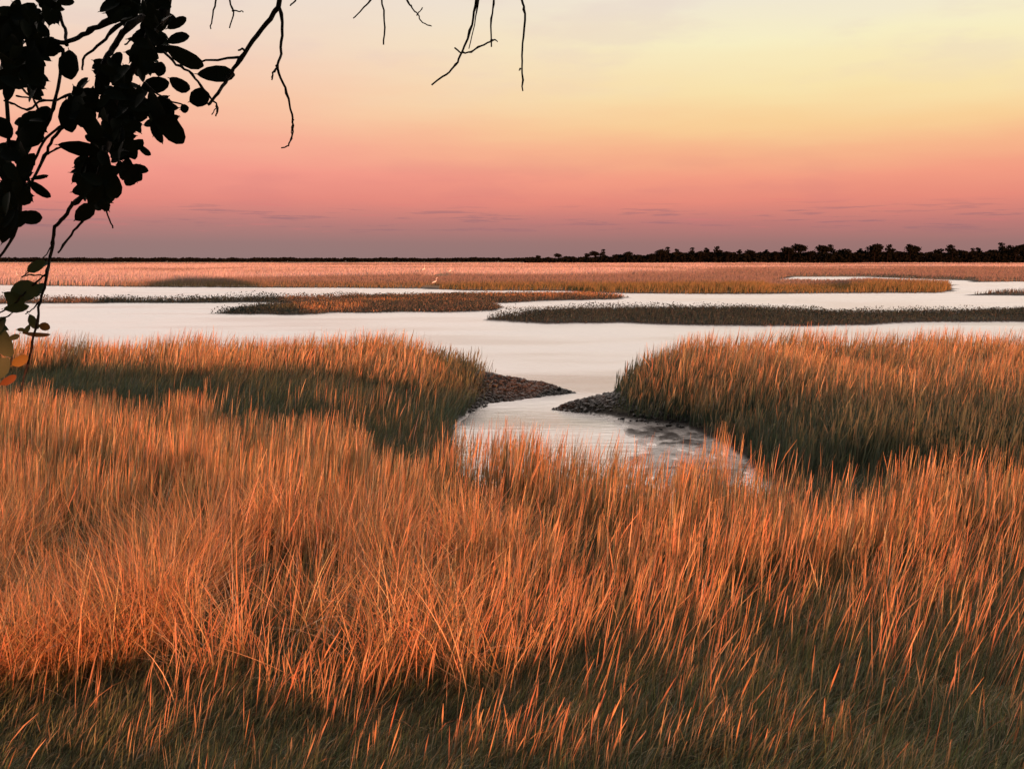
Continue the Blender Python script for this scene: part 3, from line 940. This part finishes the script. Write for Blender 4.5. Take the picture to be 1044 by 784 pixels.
TW = [  # polyline in photo pixels, distance, start and end radius in pixels
    ([(172, -60), (172, -20), (166, 15), (150, 42), (138, 68), (120, 95), (112, 130), (106, 165), (92, 192), (75, 208)], 2.2, 5.5, 2.2),
    ([(75, 206), (65, 222), (56, 231), (54, 248), (50, 266), (46, 288), (41, 307), (36, 335), (31, 360), (25, 384), (20, 400)], 2.17, 1.9, 0.8),
    ([(100, 196), (94, 208), (84, 226), (72, 240), (59, 258)], 2.25, 1.7, 0.9),
    ([(104, 205), (110, 220), (115, 233)], 2.24, 0.9, 0.7),
    ([(150, 8), (126, 18), (100, 27), (84, 36), (66, 44), (48, 40), (30, 45)], 2.25, 3.0, 1.8),
    ([(140, 18), (118, 28), (104, 44), (86, 58), (84, 72)], 2.3, 2.0, 1.0),
    ([(146, 16), (128, 30), (118, 46), (108, 60), (100, 80)], 2.15, 3.2, 2.4),
    ([(288, -60), (285, 0), (279, 14), (262, 36), (245, 60), (232, 80), (222, 96), (212, 107)], 2.1, 2.6, 1.3),
    ([(246, 59), (228, 60), (206, 63)], 2.1, 1.3, 0.9),
    ([(250, 52), (247, 50), (243, 52)], 2.1, 1.2, 0.5),
    ([(285, 2), (288, 30), (286, 55), (283, 70), (291, 90), (296, 112), (299, 128), (297, 140), (294, 148), (287, 151)], 2.1, 1.4, 0.6),
    ([(283, 68), (279, 75), (277, 82)], 2.1, 1.1, 0.6),
    ([(299, 122), (297, 132), (298, 142)], 2.11, 0.6, 0.4),
    ([(222, -50), (221, -5), (217, 16), (215, 30)], 2.3, 1.1, 0.6),
    ([(231, -50), (233, -5), (238, 12), (234, 29)], 2.3, 1.1, 0.6),
    ([(237, 11), (243, 12), (248, 13)], 2.3, 0.8, 0.5),
    ([(312, -30), (302, -2), (296, 6)], 2.15, 1.0, 0.7),
    ([(396, -50), (379, -2), (370, 9), (360, 19)], 2.4, 1.1, 0.6),
    ([(386, -50), (389, -3), (392, 22), (391, 46)], 2.4, 1.0, 0.8),
    ([(396, -50), (413, -2), (420, 8), (426, 15), (431, 23), (440, 27)], 2.45, 1.0, 0.5),
    ([(425, 15), (428, 12), (431, 8)], 2.45, 0.7, 0.4),
    ([(490, -60), (486, -3), (481, 25), (471, 53), (465, 66), (455, 76), (440, 87)], 2.5, 1.4, 0.9),
    ([(488, -3), (485, 18), (478, 50)], 2.52, 0.8, 0.5),
    ([(464, 49), (470, 54), (480, 53), (490, 47), (502, 42)], 2.5, 0.9, 0.9),
    ([(498, -60), (503, -3), (501, 20), (501, 48)], 2.5, 1.1, 0.8),
    ([(500, 42), (504, 41), (507, 43)], 2.5, 0.8, 0.5),
    ([(518, -60), (531, -3), (535, 14), (533, 45), (532, 69), (533, 93)], 2.5, 1.4, 0.8),
    ([(531, 70), (529, 72)], 2.5, 0.9, 0.6),
    ([(55, -40), (58, 0), (60, 14), (66, 30), (68, 46)], 2.3, 1.8, 1.6),
    ([(4, 102), (15, 107), (28, 112), (40, 104), (58, 102), (74, 96)], 2.25, 0.9, 1.2),
    ([(16, 98), (30, 100), (38, 92)], 2.25, 0.8, 0.7),
    ([(14, 78), (24, 92), (36, 104), (40, 118)], 2.2, 0.9, 0.8),
    ([(64, 50), (62, 70), (58, 98), (50, 122), (44, 134)], 2.2, 1.8, 1.2),
    ([(96, 130), (76, 126), (60, 130), (44, 146), (34, 168)], 2.2, 1.3, 1.3),
    ([(90, 118), (72, 124), (54, 142), (46, 160), (30, 190)], 2.26, 1.8, 1.4),
    ([(46, 158), (58, 152), (72, 150)], 2.26, 1.0, 0.8),
    ([(27, 189), (38, 180), (48, 181)], 2.2, 0.8, 0.6),
    ([(167, 53), (180, 66), (196, 76), (208, 92), (218, 104), (222, 112), (220, 119)], 2.12, 1.2, 0.7),
    ([(221, 108), (216, 117)], 2.12, 0.6, 0.4),
    ([(148, 84), (160, 96), (176, 104), (190, 108)], 2.12, 0.9, 0.7),
    ([(128, 46), (136, 40), (144, 42)], 2.15, 0.8, 0.5),
    ([(0, 30), (8, 120), (10, 170), (20, 210), (14, 240), (-6, 270)], 2.3, 2.2, 1.2),
    ([(48, 278), (42, 284), (28, 296), (18, 306), (2, 318), (-12, 324)], 2.12, 0.9, 0.7),
    ([(22, 282), (34, 280), (46, 282)], 2.12, 0.7, 0.6),
    ([(40, 308), (32, 316), (26, 320)], 2.14, 0.7, 0.5),
    ([(-10, 330), (2, 326), (14, 318)], 2.14, 0.7, 0.5),
    ([(52, 252), (40, 268), (24, 282)], 2.16, 0.6, 0.5),
]
tw_parent = []
for pts, d, r0, r1 in TW:
    T_ = Tubes()
    line = wob([dp(x, y, d + 0.02 * math.sin(i * 1.7 + x)) for i, (x, y) in enumerate(pts)], 0.45 * PX, 4)
    rr_ = np.linspace(r0, r1, len(line)) * PX * np.array([1 + (0.45 if random.random() < 0.14 else 0.12 * random.random()) for _ in line])
    T_.add(line, rr_, 7)
    T_.build('twig', M_BARK, oak)

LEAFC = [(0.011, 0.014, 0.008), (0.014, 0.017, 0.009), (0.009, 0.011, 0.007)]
specs = []


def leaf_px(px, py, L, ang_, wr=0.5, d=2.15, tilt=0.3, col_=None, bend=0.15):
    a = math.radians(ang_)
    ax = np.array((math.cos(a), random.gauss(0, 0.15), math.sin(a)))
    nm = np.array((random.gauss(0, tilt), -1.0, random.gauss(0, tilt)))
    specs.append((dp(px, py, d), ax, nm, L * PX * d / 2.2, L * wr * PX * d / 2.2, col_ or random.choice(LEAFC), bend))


# leaves that stand out against the sky
for a in [(188, 58, 40, -28, .46), (220, 76, 37, 0, .46), (203, 100, 22, 20, .85), (180, 24, 22, 30, .45), (181, 40, 24, 15, .5),
          (163, 71, 15, 70, .8), (172, 128, 44, -55, .5), (160, 110, 40, -65, .5), (71, 66, 30, -85, .75), (188, 111, 10, 10, .9),
          (183, 86, 22, -30, .7), (158, 87, 28, 10, .6), (80, 151, 40, -8, .36), (40, 181, 18, 12, .25), (40, 193, 26, -38, .4),
          (147, 153, 16, -42, .5), (132, 176, 28, -30, .7), (142, 172, 18, -15, .5), (86, 217, 24, 40, .65), (32, 222, 22, 0, .7),
          (4, 130, 24, -60, .7), (30, 132, 40, 70, .55), (44, 122, 30, 80, .6), (28, 170, 30, 60, .5), (16, 196, 34, -40, .6),
          (8, 232, 34, 70, .55), (22, 224, 24, 40, .5), (97, 178, 44, 75, .6), (112, 186, 34, -70, .6), (90, 190, 30, 50, .7),
          (84, 110, 44, -75, .55), (92, 124, 40, -60, .5), (70, 118, 34, -80, .55), (105, 84, 30, 60, .5), (118, 64, 24, 70, .5),
          (123, 10, 34, 10, .5), (112, 6, 24, 30, .6), (52, 12, 28, 80, .6), (46, 48, 26, -30, .6), (36, 62, 40, -75, .5),
          (66, 2, 18, 0, .5), (10, 26, 36, 70, .6), (26, 20, 36, 60, .6), (14, 60, 40, 80, .6), (2, 82, 30, 30, .6), (150, 60, 34, 70, .5),
          (140, 52, 28, 60, .5), (138, 40, 18, 0, .3)]:
    leaf_px(a[0], a[1], a[2], a[3], a[4], random.uniform(2.05, 2.2), 0.25)
# dense inner leaves
MASS = [(20, 40, 30, 40), (50, 7, 14, 12), (47, 47, 9, 9), (127, 12, 18, 11), (160, 12, 16, 19), (156, 38, 16, 20), (114, 76, 18, 15),
        (147, 64, 15, 16), (125, 112, 26, 34), (84, 106, 16, 22), (164, 120, 13, 22), (32, 132, 13, 18), (116, 146, 24, 20), (97, 178, 20, 24),
        (130, 174, 12, 9), (12, 166, 16, 30), (15, 198, 16, 14), (6, 226, 10, 22), (98, 205, 12, 10), (24, 86, 22, 16)]
for cx, cy, rx, ry in MASS:
    for _ in range(max(4, int(rx * ry / 12))):
        r, a = math.sqrt(random.random()), random.random() * 6.283
        leaf_px(cx + rx * 0.86 * r * math.cos(a), cy + ry * 0.86 * r * math.sin(a), random.uniform(13, 25), random.uniform(0, 360),
                random.uniform(0.45, 0.6), random.uniform(2.02, 2.5), 0.7)
# lower leaves with sunlight put into their brighter green and orange colours
GL_LIT = (0.060, 0.082, 0.045)
for a in [(36, 272, 26, 28, .5, GL_LIT), (24, 297, 36, 10, .75, GL_LIT), (14, 304, 26, -30, .6, GL_LIT), (40, 296, 20, 60, .6, GL_LIT), (16, 314, 30, 5, .4, GL_LIT), (34, 328, 20, -60, .6, GL_LIT),
          (45, 333, 14, -15, .75, (0.07, 0.055, 0.02)), (36, 341, 34, -6, .2, (0.06, 0.05, 0.03)), (4, 348, 40, -75, .6, GL_LIT), (-2, 334, 30, 60, .5, GL_LIT),
          (20, 368, 22, 30, .6, (0.17, 0.11, 0.03)), (2, 376, 30, 60, .6, GL_LIT), (8, 388, 22, 30, .45, (0.12, 0.05, 0.02)), (14, 344, 14, 20, .5, GL_LIT)]:
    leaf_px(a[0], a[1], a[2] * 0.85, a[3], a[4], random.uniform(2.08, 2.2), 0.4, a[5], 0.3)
    if a[5] is GL_LIT:
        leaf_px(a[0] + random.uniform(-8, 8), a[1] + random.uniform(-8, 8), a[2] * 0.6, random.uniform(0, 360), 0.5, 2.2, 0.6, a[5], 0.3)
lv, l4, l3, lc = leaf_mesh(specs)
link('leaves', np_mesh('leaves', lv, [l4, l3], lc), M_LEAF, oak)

# crown over and behind the viewer (outside the picture, it shades the branch)
N = 60000
aa, qq = RNG.random(N) * 6.283, np.sqrt(RNG.random(N))
zz = 3.45 + 5.6 * RNG.random(N)
taper = np.clip(1.15 - ((zz - 5.2) / 4.6) ** 2, 0.1, 1)
cen = np.stack([-0.8 + 7.2 * aa * 0 + 7.2 * qq * taper * np.cos(aa), -4.6 + 3.4 * qq * taper * np.sin(aa), zz], 1)
cl_ = fbm(cen[:, 0] * 0.9 + cen[:, 2] * 0.5, cen[:, 1] * 0.9 + cen[:, 2] * 0.6, 201)
cen = cen[(cl_ > 0.36)]
N = len(cen)
ax = RNG.normal(size=(N, 3)); ax /= np.linalg.norm(ax, axis=1)[:, None]
bx = np.cross(ax, RNG.normal(size=(N, 3))); bx /= np.linalg.norm(bx, axis=1)[:, None]
L = (0.10 + 0.10 * RNG.random((N, 1)))
cv = np.stack([cen - ax * L, cen + bx * L * 0.55, cen + ax * L, cen - bx * L * 0.55], 1)
cf = np.arange(N * 4).reshape(N, 4)
cc = np.tile(np.array((0.05, 0.065, 0.028)), (N * 4, 1))
link('crown', np_mesh('crown', cv.reshape(-1, 3), [cf], cc), M_LEAF, oak)

# ---------------------------------------------------------------- far treeline
DARK = (0.007, 0.0075, 0.006)
TREE_Y = 1450.0
MPP = TREE_Y / F_PX          # metres per photo pixel at the treeline


def pine(h, cr, lobes, seed, lean=0.0):
    rng = np.random.default_rng(seed)
    root = empty('pine_tree', (0, 0, 0))
    T_ = Tubes()
    T_.add([(0, 0, 0), (lean * 0.4, 0, h * 0.5), (lean, 0, h * 0.93)], [0.55, 0.45, 0.2], 6)
    for k in range(lobes):
        zz = h * rng.uniform(0.55, 0.86)
        a = rng.uniform(0, 6.28)
        T_.add([(lean * zz / h, 0, zz), (lean + math.cos(a) * cr * 0.7, math.sin(a) * cr * 0.7, zz + h * 0.06)], [0.14, 0.05], 5)
    T_.build('trunk', M_PINEBARK, root)
    cs, ss = [], []
    for k in range(lobes):
        a = rng.uniform(0, 6.28)
        rr0 = cr * rng.uniform(0.0, 0.75)
        zc = h * rng.uniform(0.62, 0.97)
        lr = cr * rng.uniform(0.45, 0.75)
        n0 = 70
        q = rng.normal(size=(n0, 3)); q /= np.linalg.norm(q, axis=1)[:, None]
        q *= rng.random((n0, 1)) ** 0.4
        cs.append(np.array((lean + math.cos(a) * rr0, math.sin(a) * rr0, zc)) + q * np.array((lr, lr, lr * 0.55)))
        ss.append(rng.uniform(0.5, 1.1, n0))
    v, f = foliage_cards(np.concatenate(cs), np.concatenate(ss))
    c = np.tile(np.array(DARK), (len(v), 1)) * (0.7 + 0.6 * RNG.random((len(v), 1)))
    link('crown', np_mesh('crown', v, [f], c), M_TREE, root)
    return root


PROTO = [('round-topped', pine(17, 5.8, 8, 1)), ('tall flat-topped', pine(19, 5.6, 5, 2)), ('slender', pine(18, 3.6, 5, 3, 0.8)),
         ('broad bushy', pine(14, 7.0, 10, 4)), ('leaning open-crowned', pine(19, 5.2, 5, 5, 1.6))]
# photo x, top y, kind
PINES = [(549, 260.5, 0), (558, 263, 3), (569, 260, 3), (583, 262.5, 3), (599, 258.5, 0), (606, 258, 3), (614, 256, 1), (626, 259.5, 0), (639, 258.5, 3),
         (651, 261, 3), (664, 259, 0), (672, 256.5, 3), (679, 254, 1), (690, 255, 4), (704, 254.5, 1), (712, 258, 3), (720, 253.8, 2), (728, 252.5, 4),
         (741, 256.5, 0), (751, 255.5, 2), (764, 257, 3), (778, 255.5, 2), (790, 256.5, 0), (802, 254.5, 3), (814, 252, 3), (824, 256, 0), (838, 253, 3),
         (845, 251.8, 1), (856, 254, 0), (864, 255, 2), (873, 254.5, 2), (889, 252, 3), (893, 251.5, 1), (902, 250.8, 4), (915, 258, 3), (925, 251.5, 1),
         (929, 253, 3), (942, 257.5, 0), (953, 254, 0), (963, 251, 4), (968, 252.5, 1), (978, 257, 3), (989, 255, 1), (995, 253.8, 4), (1008, 255, 0),
         (1018, 250.2, 1), (1023, 251.5, 4), (1032, 250.5, 0), (1040, 252, 3), (1052, 249, 1), (1064, 251, 0), (1082, 250, 4)]
ordinal = ['first', 'second', 'third', 'fourth', 'fifth', 'sixth', 'seventh', 'eighth', 'ninth', 'tenth', 'eleventh', 'twelfth', 'thirteenth']
base_h = [17, 19, 18, 14, 19]
first_used = [False] * 5
nk = [0] * 5
HZ = 266.0
vis = [q for q in PINES if q[0] < 1046]
for x, top, kd in PINES:
    src = PROTO[kd][1]
    if not first_used[kd]:
        o = src
        first_used[kd] = True
    else:
        o = src.copy()
        COL.objects.link(o)
        for ch in src.children:
            c = ch.copy()
            COL.objects.link(c)
            c.parent = o
    dy = random.uniform(-40, 40)
    yy = TREE_Y + dy
    zt = CAM_H + (HZ - top) * yy / F_PX
    s = 1.1 * (zt - 0.3) / base_h[kd]
    o.location = ((x - 522) / F_PX * yy, yy, 0.2)
    o.scale = (max(s, 0.55) * random.choice((1, -1)), max(s, 0.55), s)
    nk[kd] += 1
    i = nk[kd]
    total = sum(1 for q in PINES if q[2] == kd)
    if i <= (total + 1) // 2:
        lab = f'{PROTO[kd][0]} black pine, {ordinal[i - 1]} of its shape from the left end of the far trees'
    else:
        lab = f'{PROTO[kd][0]} black pine, {ordinal[total - i]} of its shape from the right end of the far trees'
    tag(o, lab, 'tree', 'pines along the far shore')
# children locations were set for a parent at the origin
for k_, (nm_, src) in enumerate(PROTO):
    for ch in src.children:
        ch.location = (0, 0, 0)
for o in bpy.data.objects:
    if o.name.startswith(('trunk', 'crown')) and o.parent and o.parent.name.startswith('pine_tree'):
        o.location = (0, 0, 0)


def woods(name, prof, y, n_, size, label, depth, lump, rise=0.0):
    """continuous low wood whose top follows prof = [(photo x, photo y)]"""
    xs = np.array([q[0] for q in prof]); ts = np.array([q[1] for q in prof])
    px = xs[0] + (xs[-1] - xs[0]) * RNG.random(n_)
    top = np.interp(px, xs, ts) + lump * (fbm(px * 0.13, px * 0 + 3, 301, 3) - 0.55) + rise
    yy = y + depth * RNG.random(n_)
    zt = np.maximum(CAM_H + (HZ - top) * y / F_PX, 3)
    zz = zt * RNG.random(n_) ** 0.7
    C = np.stack([(px - 522) / F_PX * yy, yy, zz + 0.2], 1)
    v, f = foliage_cards(C, size * (0.6 + 0.8 * RNG.random(n_)))
    c = np.tile(np.array(DARK), (len(v), 1)) * (0.7 + 0.6 * RNG.random((len(v), 1)))
    o = link(name, np_mesh(name, v, [f], c), M_TREE)
    return tag(o, label, 'woods', kind='stuff')


woods('near_woods', [(535, 265), (548, 263.8), (570, 263.5), (600, 262), (640, 261.5), (680, 259.5), (720, 258), (780, 258), (815, 257), (850, 258),
                     (890, 257.5), (920, 257), (960, 257.5), (1000, 257), (1044, 254), (1250, 253)], TREE_Y - 20, 40000, 1.6,
      'continuous black wood under the pines along the right horizon', 120, 4.2, 0.3)
woods('far_woods', [(-300, 263.4), (0, 263.6), (150, 263.6), (300, 263.8), (420, 263.8), (520, 263.6), (620, 263.5), (1250, 263)], 2600, 40000, 2.6,
      'thin black strip of woods along the left horizon', 120, 2.0)

# ---------------------------------------------------------------- egrets in the marsh
def egret(px, py, d, h, label, lean=0.0, flip=1):
    base = deep(px, py, d)
    zt = land_z(np.array([base[0]]), np.array([base[1]]))[0][0]
    base[2] = max(zt, 0.0) - 0.02
    root = empty('white_egret', tuple(base))
    tag(root, label, 'bird', 'white egrets out on the marsh')
    B = Tubes()
    k = h
    path = [(-0.26, 0.36), (-0.16, 0.42), (-0.04, 0.47), (0.08, 0.52), (0.14, 0.60), (0.13, 0.70), (0.08, 0.78), (0.07, 0.86), (0.11, 0.93), (0.16, 0.955), (0.20, 0.955)]
    rad_ = [0.012, 0.05, 0.085, 0.07, 0.035, 0.024, 0.022, 0.021, 0.026, 0.03, 0.014]
    P3 = [base + np.array((flip * (x + lean * z) * k, 0, z * k)) for x, z in path]
    B.add(P3, [r * k for r in rad_], 8)
    B.build('body', M_FEATHER, root)
    T_ = Tubes()
    T_.add([P3[-1], P3[-1] + np.array((flip * 0.12 * k, 0, -0.015 * k))], [0.012 * k, 0.003 * k], 5)
    T_.build('bill', M_BILL, root)
    for sx in (-0.03, 0.04):
        T_ = Tubes()
        T_.add([base + np.array((flip * (lean * 0.4 * k), sx * k, 0.42 * k)), base + np.array((flip * 0.02 * k, sx * k, 0.2 * k)), base + np.array((0, sx * k, 0))], [0.013 * k, 0.011 * k, 0.011 * k], 5)
        T_.build('leg', M_LEG, root)


egret(441.5, 293.2, 132, 1.05, 'white egret leaning forward at the water edge below the far marsh', 0.35, 1)
egret(432, 279, 270, 1.9, 'larger white egret standing out in the far marsh above the leaning one')
egret(459, 280.5, 245, 1.5, 'small white egret right of the larger one in the far marsh')
egret(18, 286.5, 190, 1.2, 'lone white egret in the marsh behind the leafy branch at far left', 0, -1)
